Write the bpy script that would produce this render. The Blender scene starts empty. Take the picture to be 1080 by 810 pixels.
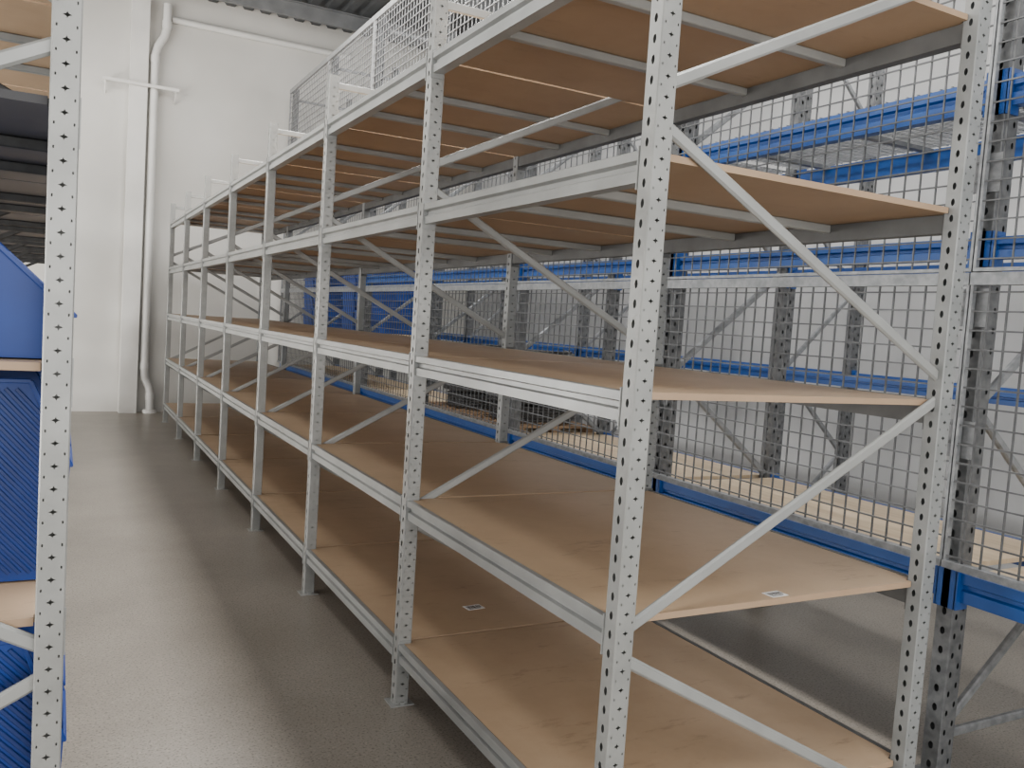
import bpy, bmesh, math, random
from mathutils import Vector, Matrix
random.seed(4)
C = bpy.context.scene.collection

# ------------------------------------------------------------------ materials
def new_mat(name):
    m = bpy.data.materials.new(name); m.use_nodes = True
    nt = m.node_tree; b = nt.nodes['Principled BSDF']
    return m, nt, b

def noisy(name, c1, c2, scale, rough=0.5, metal=0.0, detail=4, bump=0.0, stretch=None, lo=0.35, hi=0.65):
    m, nt, b = new_mat(name)
    tc = nt.nodes.new('ShaderNodeTexCoord')
    mp = nt.nodes.new('ShaderNodeMapping')
    if stretch: mp.inputs['Scale'].default_value = stretch
    nz = nt.nodes.new('ShaderNodeTexNoise'); nz.inputs['Scale'].default_value = scale; nz.inputs['Detail'].default_value = detail
    cr = nt.nodes.new('ShaderNodeValToRGB')
    cr.color_ramp.elements[0].position = lo; cr.color_ramp.elements[0].color = (*c1, 1)
    cr.color_ramp.elements[1].position = hi; cr.color_ramp.elements[1].color = (*c2, 1)
    nt.links.new(tc.outputs['Object'], mp.inputs['Vector']); nt.links.new(mp.outputs['Vector'], nz.inputs['Vector'])
    nt.links.new(nz.outputs['Fac'], cr.inputs['Fac']); nt.links.new(cr.outputs['Color'], b.inputs['Base Color'])
    b.inputs['Roughness'].default_value = rough; b.inputs['Metallic'].default_value = metal
    if bump:
        bp = nt.nodes.new('ShaderNodeBump'); bp.inputs['Strength'].default_value = bump; bp.inputs['Distance'].default_value = 0.01
        nt.links.new(nz.outputs['Fac'], bp.inputs['Height']); nt.links.new(bp.outputs['Normal'], b.inputs['Normal'])
    return m

M = {}
M['post'] = noisy('grey_post_steel', (.245, .25, .243), (.30, .305, .295), 9, .34, .2)
M['grey'] = noisy('painted_grey_steel', (.275, .282, .276), (.325, .332, .325), 6, .32, .15)
M['beam'] = noisy('beam_grey_steel', (.255, .262, .257), (.305, .312, .307), 6, .3, .2)
M['grey_rear'] = noisy('shaded_grey_steel', (.20, .21, .21), (.26, .27, .27), 8, .42, .15)  # rack grey with shade painted in, for posts that get less light
M['rear_beam'] = noisy('shaded_rear_beam_steel', (.085, .087, .087), (.115, .118, .118), 8, .5, .15)  # beam grey painted darker to hold down the light on rear lips
M['galv'] = noisy('galvanised_steel', (.17, .18, .19), (.26, .27, .28), 30, .42, .3)
M['wire'] = noisy('zinc_wire', (.065, .068, .072), (.105, .11, .115), 20, .42, .2)
M['deckwire'] = noisy('pale_zinc_wire', (.18, .19, .20), (.26, .27, .28), 20, .42, .2)
M['cage'] = noisy('cage_wire', (.24, .245, .25), (.31, .315, .32), 20, .4, .15)
M['dark'] = noisy('dark_galvanised', (.085, .09, .095), (.15, .155, .16), 25, .5, .3)
M['shade'] = noisy('deep_shade_steel', (.03, .031, .033), (.05, .052, .054), 25, .6, .2)  # shade painted onto the inner steel of the left rack
M['pine'] = noisy('pale_plywood', (.54, .41, .265), (.64, .51, .35), 5, .6, 0, detail=6, stretch=(6, .6, 1))
M['blue'] = noisy('blue_beam_paint', (.003, .056, .25), (.005, .073, .30), 5, .4)
M['bin'] = noisy('blue_plastic', (.002, .032, .21), (.003, .042, .255), 4, .45)
M['tub'] = noisy('tub_blue_plastic', (.003, .052, .31), (.005, .07, .38), 4, .45)
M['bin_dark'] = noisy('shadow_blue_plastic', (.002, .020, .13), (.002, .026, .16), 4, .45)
M['white'] = noisy('white_paint', (.64, .63, .60), (.69, .68, .65), 3, .5)
M['pvc'] = noisy('white_pvc', (.63, .625, .60), (.68, .675, .65), 3, .35)
M['roof'] = noisy('dark_roof_sheet', (.03, .033, .036), (.05, .053, .056), 4, .5)
M['steel'] = noisy('roof_steel', (.12, .125, .13), (.17, .175, .18), 4, .5)
M['sticker'] = noisy('sticker_paper', (.80, .80, .80), (.86, .86, .86), 9, .5)
M['ink'] = noisy('black_ink', (.02, .02, .02), (.03, .03, .03), 9, .5)
M['pallet'] = noisy('weathered_timber', (.20, .12, .065), (.34, .22, .125), 6, .7, stretch=(1, 8, 1))
M['blackwire'] = noisy('dark_wire', (.022, .022, .023), (.045, .044, .043), 9, .5)
M['shadeboard'] = noisy('shaded_brown_board', (.03, .03, .035), (.05, .05, .055), 3, .6)  # board colour carries the unlit look of its underside
M['wall'] = noisy('painted_wall', (.515, .505, .475), (.61, .60, .57), .6, .6, bump=.05, detail=8)
M['wall_r'] = noisy('mottled_wall', (.33, .335, .34), (.49, .495, .50), .55, .6, detail=6)

def mdf(name, ca, cb, spots):
    m, nt, b = new_mat(name); N = nt.nodes.new; L = nt.links.new
    tc = N('ShaderNodeTexCoord'); oi = N('ShaderNodeObjectInfo')
    off = N('ShaderNodeVectorMath'); off.operation = 'SCALE'; off.inputs['Scale'].default_value = 37.0
    cmb = N('ShaderNodeCombineXYZ')
    for k in 'XYZ': L(oi.outputs['Random'], cmb.inputs[k])
    L(cmb.outputs['Vector'], off.inputs[0])
    ad = N('ShaderNodeVectorMath'); L(tc.outputs['Object'], ad.inputs[0]); L(off.outputs['Vector'], ad.inputs[1])
    mp = N('ShaderNodeMapping'); mp.inputs['Scale'].default_value = (1.0, 3.5, 1.0)
    n1 = N('ShaderNodeTexNoise'); n1.inputs['Scale'].default_value = 3.0; n1.inputs['Detail'].default_value = 10; n1.inputs['Roughness'].default_value = .65
    n2 = N('ShaderNodeTexNoise'); n2.inputs['Scale'].default_value = 3.2; n2.inputs['Detail'].default_value = 10; n2.inputs['Roughness'].default_value = .8
    L(ad.outputs['Vector'], n1.inputs['Vector']); L(ad.outputs['Vector'], mp.inputs['Vector']); L(mp.outputs['Vector'], n2.inputs['Vector'])
    r = N('ShaderNodeValToRGB'); r.color_ramp.elements[0].position = .3; r.color_ramp.elements[0].color = (*ca, 1)
    r.color_ramp.elements[1].position = .7; r.color_ramp.elements[1].color = (*cb, 1)
    r2 = N('ShaderNodeValToRGB'); r2.color_ramp.elements[0].position = .33; r2.color_ramp.elements[0].color = (.68, .67, .66, 1)
    r2.color_ramp.elements[1].position = .43; r2.color_ramp.elements[1].color = (1, 1, 1, 1)
    x = N('ShaderNodeMixRGB'); x.blend_type = 'MULTIPLY'; x.inputs['Fac'].default_value = spots
    L(n1.outputs['Fac'], r.inputs['Fac']); L(n2.outputs['Fac'], r2.inputs['Fac'])
    L(r.outputs['Color'], x.inputs['Color1']); L(r2.outputs['Color'], x.inputs['Color2']); L(x.outputs['Color'], b.inputs['Base Color'])
    b.inputs['Roughness'].default_value = .5
    return m
M['mdf'] = mdf('mdf_board', (.415, .292, .182), (.495, .356, .232), .85)
M['mdf_under'] = mdf('mdf_shaded_underside', (.335, .225, .135), (.395, .272, .17), .4)  # board brown darkened for the shade underneath
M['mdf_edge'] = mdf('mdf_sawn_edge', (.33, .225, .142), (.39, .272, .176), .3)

def concrete():
    m, nt, b = new_mat('polished_concrete')
    N = nt.nodes.new; L = nt.links.new
    tc = N('ShaderNodeTexCoord')
    def ramp(p0, c0, p1, c1):
        r = N('ShaderNodeValToRGB'); e = r.color_ramp.elements
        e[0].position = p0; e[0].color = (*c0, 1); e[1].position = p1; e[1].color = (*c1, 1); return r
    n1 = N('ShaderNodeTexNoise'); n1.inputs['Scale'].default_value = .9; n1.inputs['Detail'].default_value = 10; n1.inputs['Roughness'].default_value = .62
    n2 = N('ShaderNodeTexNoise'); n2.inputs['Scale'].default_value = 105; n2.inputs['Detail'].default_value = 2
    n3 = N('ShaderNodeTexNoise'); n3.inputs['Scale'].default_value = 66; n3.inputs['Detail'].default_value = 3
    for n in (n1, n2, n3): L(tc.outputs['Object'], n.inputs['Vector'])
    r1 = ramp(.3, (.195, .174, .148), .7, (.295, .267, .232))
    r2 = ramp(.34, (.40, .39, .38), .46, (1, 1, 1))
    r3 = ramp(.56, (1, 1, 1), .70, (1.3, 1.3, 1.28))
    L(n1.outputs['Fac'], r1.inputs['Fac']); L(n2.outputs['Fac'], r2.inputs['Fac']); L(n3.outputs['Fac'], r3.inputs['Fac'])
    a = N('ShaderNodeMixRGB'); a.blend_type = 'MULTIPLY'; a.inputs['Fac'].default_value = .8
    c = N('ShaderNodeMixRGB'); c.blend_type = 'MULTIPLY'; c.inputs['Fac'].default_value = .8
    L(r1.outputs['Color'], a.inputs['Color1']); L(r2.outputs['Color'], a.inputs['Color2'])
    L(a.outputs['Color'], c.inputs['Color1']); L(r3.outputs['Color'], c.inputs['Color2'])
    L(c.outputs['Color'], b.inputs['Base Color'])
    b.inputs['Roughness'].default_value = .36
    return m
M['floor'] = concrete()

# ------------------------------------------------------------------ mesh helpers
class MB:
    def __init__(s): s.v = []; s.f = []
    def add(s, vs, fs):
        o = len(s.v); s.v += [tuple(p) for p in vs]; s.f += [tuple(i + o for i in f) for f in fs]
        return s
    def box(s, a, b):
        x0, y0, z0 = (min(a[i], b[i]) for i in range(3)); x1, y1, z1 = (max(a[i], b[i]) for i in range(3))
        return s.add([(x0,y0,z0),(x1,y0,z0),(x1,y1,z0),(x0,y1,z0),(x0,y0,z1),(x1,y0,z1),(x1,y1,z1),(x0,y1,z1)],
              [(0,3,2,1),(4,5,6,7),(0,1,5,4),(1,2,6,5),(2,3,7,6),(3,0,4,7)])
    def prism(s, prof, fn, t0, t1):
        n = len(prof)
        vs = [fn(p, t0) for p in prof] + [fn(p, t1) for p in prof]
        fs = [(i, (i+1) % n, n + (i+1) % n, n + i) for i in range(n)] + [tuple(range(n))[::-1], tuple(range(n, 2*n))]
        return s.add(vs, fs)
    def bar(s, p0, p1, w, t, side=(0,1,0), ch=.25):
        p0 = Vector(p0); p1 = Vector(p1); d = (p1 - p0).normalized(); sd = Vector(side); sd = (sd - d * sd.dot(d)).normalized(); n = d.cross(sd)
        c = min(w, t) * ch; a, b = w/2, t/2
        prof = [(-a+c,-b),(a-c,-b),(a,-b+c),(a,b-c),(a-c,b),(-a+c,b),(-a,b-c),(-a,-b+c)]
        L = (p1 - p0).length
        return s.prism(prof, lambda q, k: p0 + d*k + n*q[0] + sd*q[1], 0, L)
    def tube(s, pts, r, n=14):
        pts = [Vector(p) for p in pts]; rings = []
        for i, p in enumerate(pts):
            d = (pts[min(i+1, len(pts)-1)] - pts[max(i-1, 0)]).normalized()
            u = d.cross(Vector((0,1,0))) if abs(d.y) < .9 else d.cross(Vector((1,0,0)))
            u.normalize(); w = d.cross(u)
            rings.append([p + u*r*math.cos(2*math.pi*k/n) + w*r*math.sin(2*math.pi*k/n) for k in range(n)])
        vs = [q for rg in rings for q in rg]; fs = []
        for i in range(len(rings)-1):
            for k in range(n):
                fs.append((i*n+k, i*n+(k+1)%n, (i+1)*n+(k+1)%n, (i+1)*n+k))
        fs += [tuple(range(n))[::-1], tuple(range((len(rings)-1)*n, len(rings)*n))]
        return s.add(vs, fs)
    def mesh(s, name, mat):
        me = bpy.data.meshes.new(name); me.from_pydata(s.v, [], s.f); me.update()
        bm = bmesh.new(); bm.from_mesh(me); bmesh.ops.recalc_face_normals(bm, faces=bm.faces); bm.to_mesh(me); bm.free()
        me.materials.append(mat); return me
    def build(s, name, mat, parent=None, loc=(0,0,0)):
        return place(s.mesh(name, mat), name, parent, loc)

def place(me, name, parent=None, loc=(0,0,0)):
    o = bpy.data.objects.new(name, me); C.objects.link(o); o.location = loc
    if parent: o.parent = parent
    return o
def tag(o, label, cat, group=None, kind=None):
    o['label'] = label; o['category'] = cat
    if group: o['group'] = group
    if kind: o['kind'] = kind
    return o
def empty(name, loc, label, cat, group=None):
    o = bpy.data.objects.new(name, None); C.objects.link(o); o.location = loc; o.empty_display_size = .1
    return tag(o, label, cat, group)
def struct(o): o['kind'] = 'structure'; return o

def slotted_post(w, d, h, pitch, side_cols, end_cols, gx, mat, name):
    """closed post; slot columns on the face towards gx and on the -Y end face, plain on the two others"""
    mb = MB(); c = .003
    def face(fn, width, cols):
        a = width/2 - c
        if cols is None:
            mb.add([fn(-a,0), fn(a,0), fn(a,h), fn(-a,h)], [(0,1,2,3)]); return
        x = -a; tot = sum(q[0] for q in cols)
        for frac, ha, hb, kx, kz, mo in cols:
            cw = 2*a*frac/tot; l, r_ = x, x+cw; mx = x+cw/2; x += cw
            for i in range(int(round(h/pitch))):
                z = i*pitch; p = pitch; m = z + p*mo
                out = [(l,z),(mx,z),(r_,z),(r_,m),(r_,z+p),(mx,z+p),(l,z+p),(l,m)]
                hol = [(mx-kx*ha,m-kz*hb),(mx,m-hb),(mx+kx*ha,m-kz*hb),(mx+ha,m),(mx+kx*ha,m+kz*hb),(mx,m+hb),(mx-kx*ha,m+kz*hb),(mx-ha,m)]
                mb.add([fn(*q) for q in out+hol], [(k,(k+1)%8,8+(k+1)%8,8+k) for k in range(8)])
    face(lambda u, z: (gx*w/2, u, z), d, side_cols); face(lambda u, z: (-gx*w/2, u, z), d, None)
    face(lambda u, z: (u, -d/2, z), w, end_cols); face(lambda u, z: (-u, d/2, z), w, None)
    for sx in (-1, 1):
        for sy in (-1, 1):
            mb.add([(sx*w/2, sy*(d/2-c), 0), (sx*(w/2-c), sy*d/2, 0), (sx*(w/2-c), sy*d/2, h), (sx*w/2, sy*(d/2-c), h)], [(0,1,2,3)])
    me = bpy.data.meshes.new(name); me.from_pydata(mb.v, [], mb.f); me.update(); me.materials.append(mat)
    return me

# ------------------------------------------------------------------ long grey racks
LN = ['lowest', 'second lowest', 'middle', 'second highest', 'top']
BAY = 1.5; DEPTH = 1.25; PW, PD = .058, .055; PH = 2.915

def make_rack(name, label, origin, g, nb, inner, LV):
    root = empty(name, origin, label, 'shelving rack')
    sh = [(1, .0068, .0118, .65, .72, .5)]
    eh = [(1, .0017, .0034, .9, .8, .22), (1.9, .0090, .0078, .2, .4, .68), (1, .0017, .0034, .9, .8, .22)]
    pf = slotted_post(PW, PD, PH, PH/58, sh, eh, -g, M['post'], 'post')
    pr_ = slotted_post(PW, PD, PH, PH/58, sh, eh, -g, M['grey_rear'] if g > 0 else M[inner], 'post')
    bp = MB().box((-.05, -.045, 0), (.05, .045, .004)).box((-.008, -.04, .003), (.008, -.03, .014)).mesh('base_plate', M['grey'])
    pr = [(.006,-.080),(.006,-.050),(.018,-.045),(.018,-.031),(.001,-.025),(.001,-.002),(.003,0),(.022,0),(.022,-.021),(.05,-.021),(.05,-.080)]
    y0, y1 = PD/2 + .001, BAY - PD/2 - .001
    def beam(rear, mat):
        m = MB(); fx = (lambda x: g*(DEPTH - x)) if rear else (lambda x: g*x)
        m.prism(pr, lambda q, t: (fx(q[0]), t, q[1]), y0, y1)
        for a, b in ((y0-.0005, y0+.003), (y1-.003, y1+.0005)):
            m.box((fx(-.003), a, -.10), (fx(.054), b, .010))
        return m.mesh('beam', mat)
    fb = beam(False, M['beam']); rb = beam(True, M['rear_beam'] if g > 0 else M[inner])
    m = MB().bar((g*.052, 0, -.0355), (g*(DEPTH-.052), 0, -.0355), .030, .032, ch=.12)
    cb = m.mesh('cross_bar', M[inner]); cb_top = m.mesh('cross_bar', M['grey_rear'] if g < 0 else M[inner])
    xf, xr = g*.05, g*(DEPTH-.05)
    br = []
    for (za, zb) in ((.84, 1.46), (.76, .14), (2.14, 1.54), (2.24, 2.80)):
        m = MB().bar((xf, 0, za), (xr, 0, zb), .034, .017, ch=.35)
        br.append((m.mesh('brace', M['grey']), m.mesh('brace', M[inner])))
    m = MB().bar((xf, 0, 2.87), (xr, 0, 2.87), .034, .017, ch=.15)
    br.append((m.mesh('brace', M['grey']), m.mesh('brace', M[inner])))
    for i in range(nb+1):
        y = i*BAY
        for px, pm in ((PW/2, pf), (DEPTH-PW/2, pr_)):
            p = place(pm, 'post', root, (g*px, y, .004)); place(bp, 'base_plate', p, (0, 0, -.004))
        for a, b in br: place(a if i == 0 else b, 'brace', root, (0, y, 0))
    for i in range(nb):
        for z in LV:
            place(fb, 'beam', root, (0, i*BAY, z)); place(rb, 'beam', root, (0, i*BAY, z))
            for q in (1/3, 2/3): place(cb_top if z == LV[-1] else cb, 'cross_bar', root, (0, (i+q)*BAY, z))
    return root

def board_mesh(g, mats):
    a0, a1 = .0245, DEPTH - .0245; b0, b1 = .0105, BAY - .0105; m = PW + .003; k = PD/2 + .007
    pl = [(a0,k),(m,k),(m,b0),(DEPTH-m,b0),(DEPTH-m,k),(a1,k),(a1,BAY-k),(DEPTH-m,BAY-k),(DEPTH-m,b1),(m,b1),(m,BAY-k),(a0,BAY-k)]
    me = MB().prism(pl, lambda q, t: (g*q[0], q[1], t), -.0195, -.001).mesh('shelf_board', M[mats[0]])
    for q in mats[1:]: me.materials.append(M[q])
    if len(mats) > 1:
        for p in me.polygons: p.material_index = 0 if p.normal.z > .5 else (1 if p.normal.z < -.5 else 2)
    return me

LV = [.265, .87, 1.465, 2.075, 2.67]
RX, RY = 1.28, 1.765
make_rack('shelving_rack', 'long light grey steel shelving rack with seven bays right of the aisle', (RX, RY, 0), 1, 7, 'grey', LV)
bmain = board_mesh(1, ('mdf', 'mdf_under', 'mdf_edge'))
BN = ['first', 'second', 'third', 'fourth', 'fifth', 'sixth', 'seventh']
for i in range(7):
    for j, z in enumerate(LV):
        o = place(bmain, 'shelf_board', None, (RX, RY + i*BAY, z))
        bay = 'nearest bay' if i == 0 else ('farthest bay' if i == 6 else BN[i] + ' nearest bay')
        tag(o, f'brown board on the {LN[j]} level of the long rack, {bay}', 'shelf board', 'boards on the long grey rack')

LX, LY = .03, 2.10
LVL = [.285, .900, 1.467, 2.035, 2.67]
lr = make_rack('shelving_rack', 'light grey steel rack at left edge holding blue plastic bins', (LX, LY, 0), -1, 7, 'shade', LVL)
bleft = board_mesh(-1, ('mdf', 'mdf_under', 'mdf_edge')); bleftd = board_mesh(-1, ('shadeboard',))
for i in range(7):
    for j, z in enumerate(LVL):
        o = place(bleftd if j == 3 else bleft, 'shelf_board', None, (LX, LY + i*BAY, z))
        bay = 'nearest bay' if i == 0 else ('farthest bay' if i == 6 else BN[i] + ' nearest bay')
        tag(o, f'{"shade-darkened brown" if j == 3 else "brown"} board on the {LN[j]} level of bin rack at left, {bay}', 'shelf board', 'boards on the left rack')

def sticker(x, y, z, w, d, rz, label):
    o = MB().box((-w/2, -d/2, 0), (w/2, d/2, .0008)).build('label_sticker', M['sticker'], None, (x, y, z)); o.rotation_euler.z = rz
    tag(o, label, 'sticker')
    k = MB(); t = -w*.38; q = w/.075
    for ww in (.003, .006, .002, .004, .007, .002, .005, .003, .004):
        k.box((t, -d*.15, .0008), (t+ww*q, d*.32, .0012)); t += (ww + .003)*q
    k.box((-w*.38, -d*.35, .0008), (w*.3, -d*.25, .0012))
    k.build('barcode_print', M['ink'], o)
sticker(1.90, 1.808, .8692, .066, .044, .05, 'small white barcode sticker at the near end of the second lowest board')
sticker(1.78, 3.56, .2642, .09, .06, .1, 'small white barcode sticker lying on the lowest board behind second post')

# ------------------------------------------------------------------ blue bins
def bin_mesh(L, H, lip, run, ribs):
    hb, ht = .122, .148
    def wy(z): return hb + (ht-hb)*z/H
    prof = [(-.015, 0), (0, lip), (-run, H), (-L, H), (-L+.03, 0)]
    v = []; f = []
    for s in (-1, 1): v += [(x, s*wy(z), z) for x, z in prof]
    f += [(0,1,2,3,4), (5,9,8,7,6), (0,5,6,1), (3,8,9,4), (0,4,9,5)]
    bm = bmesh.new(); vs = [bm.verts.new(p) for p in v]
    for q in f: bm.faces.new([vs[i] for i in q])
    bmesh.ops.recalc_face_normals(bm, faces=bm.faces)
    bmesh.ops.solidify(bm, geom=bm.faces[:], thickness=.0025)
    me = bpy.data.meshes.new('bin'); bm.to_mesh(me); bm.free(); me.materials.append(M['bin'])
    r = MB()
    for s in (-1, 1):
        P = [Vector((x, s*(wy(z)+.003), z)) for x, z in prof[1:4]]
        for a, b in zip(P[:-1], P[1:]): r.bar(a, b, .012, .009, (0,1,0))
    r.bar((.002, -wy(lip)-.003, lip), (.002, wy(lip)+.003, lip), .009, .009, (1,0,0))
    r.bar((-L, -wy(H)-.003, H), (-L, wy(H)+.003, H), .009, .009, (1,0,0))
    rm = r.mesh('rim', M['bin']); rb = None
    if ribs:
        rb = []
        for s in (-1, 1):
            r = MB(); sl = 1.15
            for k in range(-30, 40):
                off = lip - k*.026
                x0, x1 = -.020, -L + .035
                z0, z1 = off - x0*sl, off - x1*sl
                if z0 < .02: x0 = (off-.02)/sl; z0 = .02
                if z1 > H-.02: x1 = (off-H+.02)/sl; z1 = H-.02
                fs = (H-lip)/run
                xi = (lip - .012 - off)/(fs - sl)
                if z0 > lip - .02:
                    if xi < x1 + .03: continue
                    x0 = min(x0, xi); z0 = off - x0*sl
                if x0 - x1 < .03: continue
                r.bar((x0, s*(wy(z0)+.002), z0), (x1, s*(wy(z1)+.002), z1), .010, .007, (0,1,0))
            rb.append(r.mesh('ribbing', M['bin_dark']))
    return me, rm, rb
plain = bin_mesh(.56, .34, .10, .25, False)
tall = bin_mesh(.60, .500, .29, .09, True)
tallest = bin_mesh(.60, .545, .29, .09, True)
def put_bin(kit, x, y, z, label, group=None):
    o = place(kit[0], 'storage_bin', None, (x, y, z)); tag(o, label, 'bin', group)
    place(kit[1], 'rim', o)
    if kit[2]:
        for q in kit[2]: place(q, 'ribbing', o)
for k in range(4):
    y = LY + .21 + k*.325
    if k == 0:
        put_bin(plain, .032, y, LVL[2]+.003, 'plain blue slope-fronted bin on the middle board of left rack, nearest the camera')
        put_bin(tallest, .036, y, LVL[0]+.003, 'tall ribbed blue bin on the lowest board of left rack, nearest the camera')
    else:
        put_bin(plain, .032, y, LVL[2]+.003, 'blue slope-fronted bin behind the nearest one on the middle left board', 'bins on the middle left board')
        put_bin(tall, .036, y, LVL[0]+.003, 'tall ribbed blue bin behind the nearest one on the lowest left board', 'bins on the lowest left board')
    if k < 3:
        y += .20
        if k == 0: put_bin(tall, .036, y, LVL[1]+.003, 'tall ribbed blue bin on the second lowest board of left rack, nearest the camera')
        else: put_bin(tall, .036, y, LVL[1]+.003, 'tall ribbed blue bin behind the nearest one on second lowest left board', 'bins on the second lowest left board')

# ------------------------------------------------------------------ blue pallet racks behind
def pallet_rack(name, label, X0, X1, ys, levels, H, brackets=False):
    root = empty(name, (X0, ys[0], 0), label, 'pallet rack'); D = X1 - X0; w = .085
    n = int(round(H/.075))
    pm = slotted_post(w, .07, n*.075, .075, [(1, .010, .015, .7, .75, .5)], [(1, .007, .012, .7, .75, .3), (1, .007, .012, .7, .75, .7)], -1, M['dark'], 'post')
    bp = MB().box((-.07, -.06, 0), (.07, .06, .006)).mesh('base_plate', M['dark'])
    bk = MB().box((-.0125, -.06, -.07), (-.008, .06, .07)).box((-.0125, -.055, -.07), (0, -.05, .07)).box((-.0125, .05, -.07), (0, .055, .07)).mesh('panel_bracket', M['galv'])
    brs = []; z = .2; k = 0
    while z + .62 < H:
        a, b = (w, D-w) if k % 2 == 0 else (D-w, w)
        brs.append(MB().bar((a, 0, z), (b, 0, z+.58), .036, .026).mesh('brace', M['galv'])); z += .62; k += 1
    for zz in (.15, H-.15): brs.append(MB().bar((w, 0, zz), (D-w, 0, zz), .036, .026).mesh('brace', M['galv']))
    for y in ys:
        for px in (w/2, D-w/2):
            p = place(pm, 'post', root, (px, y-ys[0], .006)); place(bp, 'base_plate', p, (0, 0, -.006))
        if brackets:
            for z in (1.30, 1.79, 2.28): place(bk, 'panel_bracket', root, (-.001, y-ys[0], z))
        for me in brs: place(me, 'brace', root, (0, y-ys[0], 0))
    for i in range(len(ys)-1):
        L = ys[i+1]-ys[i]
        def beam(fx, h):
            pr = [(.003,-h),(.003,-h*.60),(.018,-h*.54),(.018,-h*.40),(0,-h*.34),(0,0),(.028,0),(.028,-.022),(.05,-.022),(.05,-h)]
            m = MB().prism(pr, lambda q, t: (fx(.012+q[0]), t, q[1]), .036, L-.036)
            m.box((fx(-.006), .0355, -h-.03), (fx(.062), .046, .02)).box((fx(-.006), L-.046, -h-.03), (fx(.062), L-.0355, .02))
            m.box((fx(-.006), -.015, -h-.03), (fx(-.001), .040, .02)).box((fx(-.006), L-.040, -h-.03), (fx(-.001), L+.015, .02))
            return m.mesh('beam', M['blue'])
        for z, h, bays in levels:
            if bays is not None and i not in bays: continue
            place(beam(lambda x: x, h), 'beam', root, (0, ys[i]-ys[0], z)); place(beam(lambda x: D-x, h), 'beam', root, (0, ys[i]-ys[0], z))
    return root

BX0, BX1 = 2.99, 3.89
YS = [.2] + [2.0 + 1.8*i for i in range(6)] + [13.05]
pallet_rack('pallet_rack', 'tall pallet rack with blue beams and dark posts behind the mesh panels', BX0, BX1, YS, [(.80, .11, None), (2.05, .08, (0,1,2,3,4)), (2.63, .11, None), (1.42, .075, (5, 6))], 4.875, True)
YS3 = [1.87 + 2.7*i for i in range(5)]
CX0, CX1 = 4.62, 5.42
pallet_rack('pallet_rack', 'farther blue beamed pallet rack standing against the white right wall', CX0, CX1, YS3, [(1.42, .07, None)], 4.0)

ORD = ['at the right photo edge', 'in the nearest full bay', 'in the second full bay', 'in the third full bay', 'in the fourth full bay', 'in the fifth full bay', 'in the farthest bay']
def wire_deck_mesh(L, mat='deckwire', w=BX1-BX0-.06, r=.0030):
    m = MB()
    x = .045
    while x < w: m.box((x-r, .05, 0), (x+r, L-.05, 2*r)); x += .03
    y = .06
    while y < L-.05: m.box((.03, y-r, 2*r), (w+.03, y+r, 4*r)); y += .05
    for yy in (.25, L/2, L-.25): m.box((.042, yy-.02, -.02), (w+.015, yy+.02, .0005))
    return m.mesh('wire_deck', M[mat])
def panel(y0, y1, z0, z1, X, cell, label, r=.0034, mat='wire', e=.010, rail=.04, t=.014):
    root = empty('mesh_panel', (X, y0, z0), label, 'mesh panel'); L = y1-y0; H = z1-z0
    fr = MB()
    fr.box((-t, 0, 0), (t, L, rail*.6)).box((-t, 0, H-rail), (t, L, H)).box((-.010, 0, rail*.6), (.010, e, H-rail)).box((-.010, L-e, rail*.6), (.010, L, H-rail))
    fr.build('frame', M['galv'] if mat == 'wire' else M[mat], root)
    m = MB(); y = e + cell/2
    while y < L-e: m.box((-r, y-r, .01), (r, y+r, H-.01)); y += cell
    z = e + cell/2
    while z < H-rail: m.box((-3*r, .004, z-r), (-r, L-.004, z+r)); z += cell
    m.build('wire_mesh', M[mat], root)
PX = BX0 - .034
for i in range(len(YS)-1):
    dk = MB().box((BX0+.042, YS[i]+.05, .779), (BX1-.042, YS[i+1]-.05, .799)).build('deck_board', M['pine'])
    tag(dk, 'pale plywood deck on the low blue beams ' + ORD[i], 'deck board', 'pale decks on the blue rack')
    o = place(wire_deck_mesh(YS[i+1]-YS[i]), 'wire_deck', None, (BX0, YS[i], 2.6305))
    tag(o, 'galvanised wire deck on the upper blue beams ' + ORD[i], 'wire deck', 'wire decks on the blue rack')
    far = i > 3
    panel(YS[i]+.003, YS[i+1]-.003, .82, 1.915, PX, .070, 'low galvanised wire mesh panel above the blue beam ' + ORD[i], r=.0025 if far else .0031, rail=.045, t=.018)
    panel(YS[i]+.003, YS[i+1]-.003, 1.92, 3.0, PX, .070, 'middle wire mesh panel before the upper blue beams ' + ORD[i], r=.0024 if far else .0028, rail=.022, t=.010)
    panel(YS[i]+.003, YS[i+1]-.003, 3.005, 4.86, PX, .080, 'high wire mesh panel rising above the long rack ' + ORD[i], r=.0034, mat='cage', e=.028, rail=.06)
for i, nm in ((5, 'nearer'), (6, 'farther')):
    dk = MB().box((BX0+.042, YS[i]+.05, 1.399), (BX1-.042, YS[i+1]-.05, 1.419)).build('deck_board', M['pine'])
    tag(dk, f'pale plywood deck under the {nm} group of stacked blue tubs', 'deck board', 'pale decks under the blue tubs')

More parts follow.
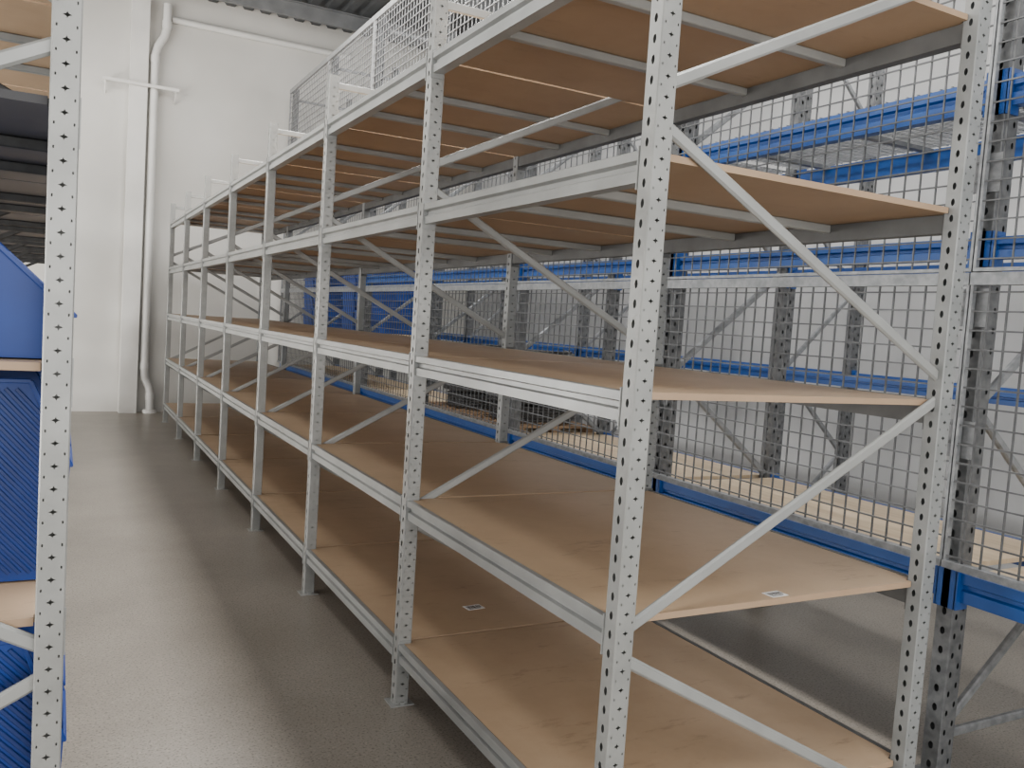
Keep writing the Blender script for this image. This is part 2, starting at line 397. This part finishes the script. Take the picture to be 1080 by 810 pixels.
def tub(x, y, z, label):
    o = empty('storage_tub', (x, y, z), label, 'tub', 'blue tubs stacked behind the mesh')
    m = MB(); a, b, h = .36, .24, .245
    v = []
    for s, t in ((.94, 0), (1, h)): v += [(-a*s, -b*s, t), (a*s, -b*s, t), (a*s, b*s, t), (-a*s, b*s, t)]
    v += [(-a*.95, -b*.95, h), (a*.95, -b*.95, h), (a*.95, b*.95, h), (-a*.95, b*.95, h)]
    v += [(-a*.88, -b*.88, .02), (a*.88, -b*.88, .02), (a*.88, b*.88, .02), (-a*.88, b*.88, .02)]
    f = [(0,3,2,1)] + [(i,(i+1)%4,4+(i+1)%4,4+i) for i in range(4)] + [(4+i,4+(i+1)%4,8+(i+1)%4,8+i) for i in range(4)] + [(8+i,8+(i+1)%4,12+(i+1)%4,12+i) for i in range(4)] + [(12,13,14,15)]
    m.add(v, f); m.build('body', M['tub'], o)
    r = MB()
    for q in (.13, .22):
        r.box((-a-.008, -b-.008, q), (a+.008, -b+.016, q+.02)).box((-a-.008, b-.016, q), (a+.008, b+.008, q+.02)).box((-a-.008, -b, q), (-a+.012, b, q+.02)).box((a-.012, -b, q), (a+.008, b, q+.02))
    r.build('rim', M['tub'], o)
for gi, (nm, ys) in enumerate((('nearer', (9.56, 10.10)), ('farther', (11.45, 11.99)))):
    for y, side in zip(ys, ('near', 'far')):
        for k, hn in enumerate(('lowest', 'middle', 'topmost')):
            tub(BX0+.45, y, 1.42 + k*.247, f'blue plastic tub behind mesh, {hn} one of the {side} stack in {nm} group')
def pallet(y, z, label):
    o = empty('wooden_pallet', (BX0+.45, y, z), label, 'pallet', 'pallets behind the mesh')
    for k in range(6):
        MB().box((-.36, -.42+k*.148, .035), (.36, -.42+k*.148+.1, .05)).build('top_board', M['pallet'], o)
    for x in (-.36, -.04, .28):
        MB().box((x, -.42, 0), (x+.08, .42, .035)).build('bearer', M['pallet'], o)
cm = MB()
for R_, ph in ((.34, 0), (.315, .5), (.29, 1.1)):
    pts = []
    for k in range(24*5+1):
        t = 2*math.pi*k/24; pts.append((R_*math.cos(t+ph), R_*math.sin(t+ph), .0135 + .0235*t/(2*math.pi)))
    cm.tube(pts, .0125, 8)
coil = cm.mesh('wire_coil', M['blackwire'])
for nm, y in (('nearer', 6.07), ('farther', 6.95)):
    pallet(y, .80, f'low brown timber pallet on pale deck behind mesh, the {nm} of two')
    for k, hn in enumerate(('lowest', 'second lowest', 'third lowest', 'topmost')):
        o = place(coil, 'wire_coil', None, (BX0+.45 + (.015, -.02, .01, -.01)[k], y + (-.01, .02, 0, .015)[k], .851 + k*.146)); o.rotation_euler.z = k*1.7
        tag(o, f'dark coil of wire on the {nm} pallet behind the mesh, {hn} of its stack', 'coil', 'dark wire coils on pallets')

# ------------------------------------------------------------------ room
XL, XR, YB, YF, HC = -4.2, 6.2, 13.4, -4.0, 5.98
struct(MB().box((XL-.2, YF, -.1), (XR+.2, YB+.2, 0)).build('floor', M['floor']))
struct(MB().box((XL-.2, YB, 0), (XR+.2, YB+.2, HC+.3)).build('wall_back', M['wall']))
struct(MB().box((XR, YF, 0), (XR+.2, YB, HC+.3)).build('wall_right', M['wall_r']))
struct(MB().box((XL-.2, YF, 0), (XL, YB, HC+.3)).build('wall_left', M['wall']))
m = MB(); x = XL; prof = []
while x < XR - .05:
    prof += [(x, HC), (x+.12, HC), (x+.15, HC+.04), (x+.22, HC+.04)]; x += .25
n = len(prof)
m.add([(q[0], YF, q[1]) for q in prof] + [(q[0], YB, q[1]) for q in prof], [(i, i+1, n+i+1, n+i) for i in range(n-1)])
struct(m.build('ceiling', M['roof']))
for i in range(9):
    y = 12.6 - i*1.9
    struct(MB().box((XL, y, HC-.2), (XR, y+.012, HC-.001)).box((XL, y+.011, HC-.2), (XR, y+.07, HC-.188)).box((XL, y-.06, HC-.012), (XR, y+.001, HC-.001)).build(f'trim_{i+1}', M['steel']))
col = MB().box((.79, YB-.16, 0), (1.02, YB, HC-.2)).build('wall_column', M['white']); tag(col, 'white square column standing against the far wall', 'column')
pts = [(1.25, HC-.2), (1.25, 5.45), (1.22, 5.33), (1.14, 5.18), (1.11, 5.06), (1.11, .62), (1.12, .5), (1.18, .38), (1.20, .28), (1.20, .012)]
dp = empty('drain_pipe', (1.1, YB-.1, 0), 'white plastic drain pipe with bends beside the wall column', 'pipe')
MB().tube([(a-1.1, 0, z) for a, z in pts], .055, 18).build('pipe', M['pvc'], dp)
for a, z in ((1.25, 5.5), (1.11, 5.0), (1.11, .68), (1.2, .24)):
    MB().tube([(a-1.1, 0, z-.05), (a-1.1, 0, z+.05)], .064, 18).build('pipe_collar', M['pvc'], dp)
MB().tube([(.1, 0, 0), (.1, 0, .05)], .1, 18).build('floor_collar', M['pvc'], dp)
bk = empty('wall_bracket', (.95, YB-.2, 4.6), 'white horizontal bracket bar crossing the column and drain pipe', 'bracket')
MB().box((-.5, -.02, -.02), (.48, .02, .02)).build('bar', M['white'], bk)
for x in (-.46, .44):
    MB().bar((x, 0, 0), (x, .2, -.0), .03, .03, (1,0,0)).bar((x, .0, -.02), (x, .19, -.16), .02, .02, (1,0,0)).build('bracket_arm', M['white'], bk)
hp = MB().tube([(1.32, YB-.05, 5.60), (3.9, YB-.05, 5.60)], .045, 14).build('wall_conduit', M['pvc']); tag(hp, 'white horizontal conduit high on the far wall', 'conduit')

# ------------------------------------------------------------------ light
def area(name, loc, sx, sy, pw, col=(1, .98, .945), rot=(0,0,0)):
    l = bpy.data.lights.new(name, 'AREA'); l.shape = 'RECTANGLE'; l.size = sx; l.size_y = sy; l.energy = pw; l.color = col
    o = bpy.data.objects.new(name, l); C.objects.link(o); o.location = loc; o.rotation_euler = rot
area('lamp_rack', (2.0, 5.0, 5.7), .45, 10, 700)
area('lamp_aisle', (-.6, 6.0, 5.7), .9, 9, 95)
area('fill_left_side', (-4.1, 7.0, 1.3), 2.2, 12, 1050, rot=(0, math.radians(-90), 0))  # added fill at the unseen left wall, reaches into the shelf bays
area('fill_left_high', (-4.1, 6.5, 4.2), 1.6, 11, 440, rot=(0, math.radians(-84), 0))  # added fill higher up the unseen left wall, for the upper beams
area('fill_right_side', (6.1, 5.5, 4.4), 2.4, 12, 290, rot=(0, math.radians(78), 0))  # added fill out of view on the right, lights the board tops deeper
area('fill_front', (1.5, -3.4, 2.2), 5, 3.0, 220, rot=(math.radians(86),0,0))  # added soft fill behind the camera, shines along the bays
w = bpy.data.worlds.new('World'); bpy.context.scene.world = w; w.use_nodes = True
w.node_tree.nodes['Background'].inputs[0].default_value = (1, .985, .96, 1); w.node_tree.nodes['Background'].inputs[1].default_value = 1.8

# ------------------------------------------------------------------ camera
f = 900.0
down = Vector((-.066, 1, .0694)).normalized()
fwd = Vector((62-540, 311-405, f)).normalized()
down = (down - fwd*down.dot(fwd)).normalized()
right = down.cross(fwd)
flip = lambda v: Vector((v.x, -v.y, -v.z))
R = Matrix((flip(right), flip(fwd), flip(-down)))
cam = bpy.data.cameras.new('Camera'); co = bpy.data.objects.new('Camera', cam); C.objects.link(co)
cam.sensor_width = 36; cam.lens = 36*f/1080; cam.clip_start = .05
co.matrix_world = Matrix.Translation((0, 0, 1.615)) @ R.to_4x4()
bpy.context.scene.camera = co
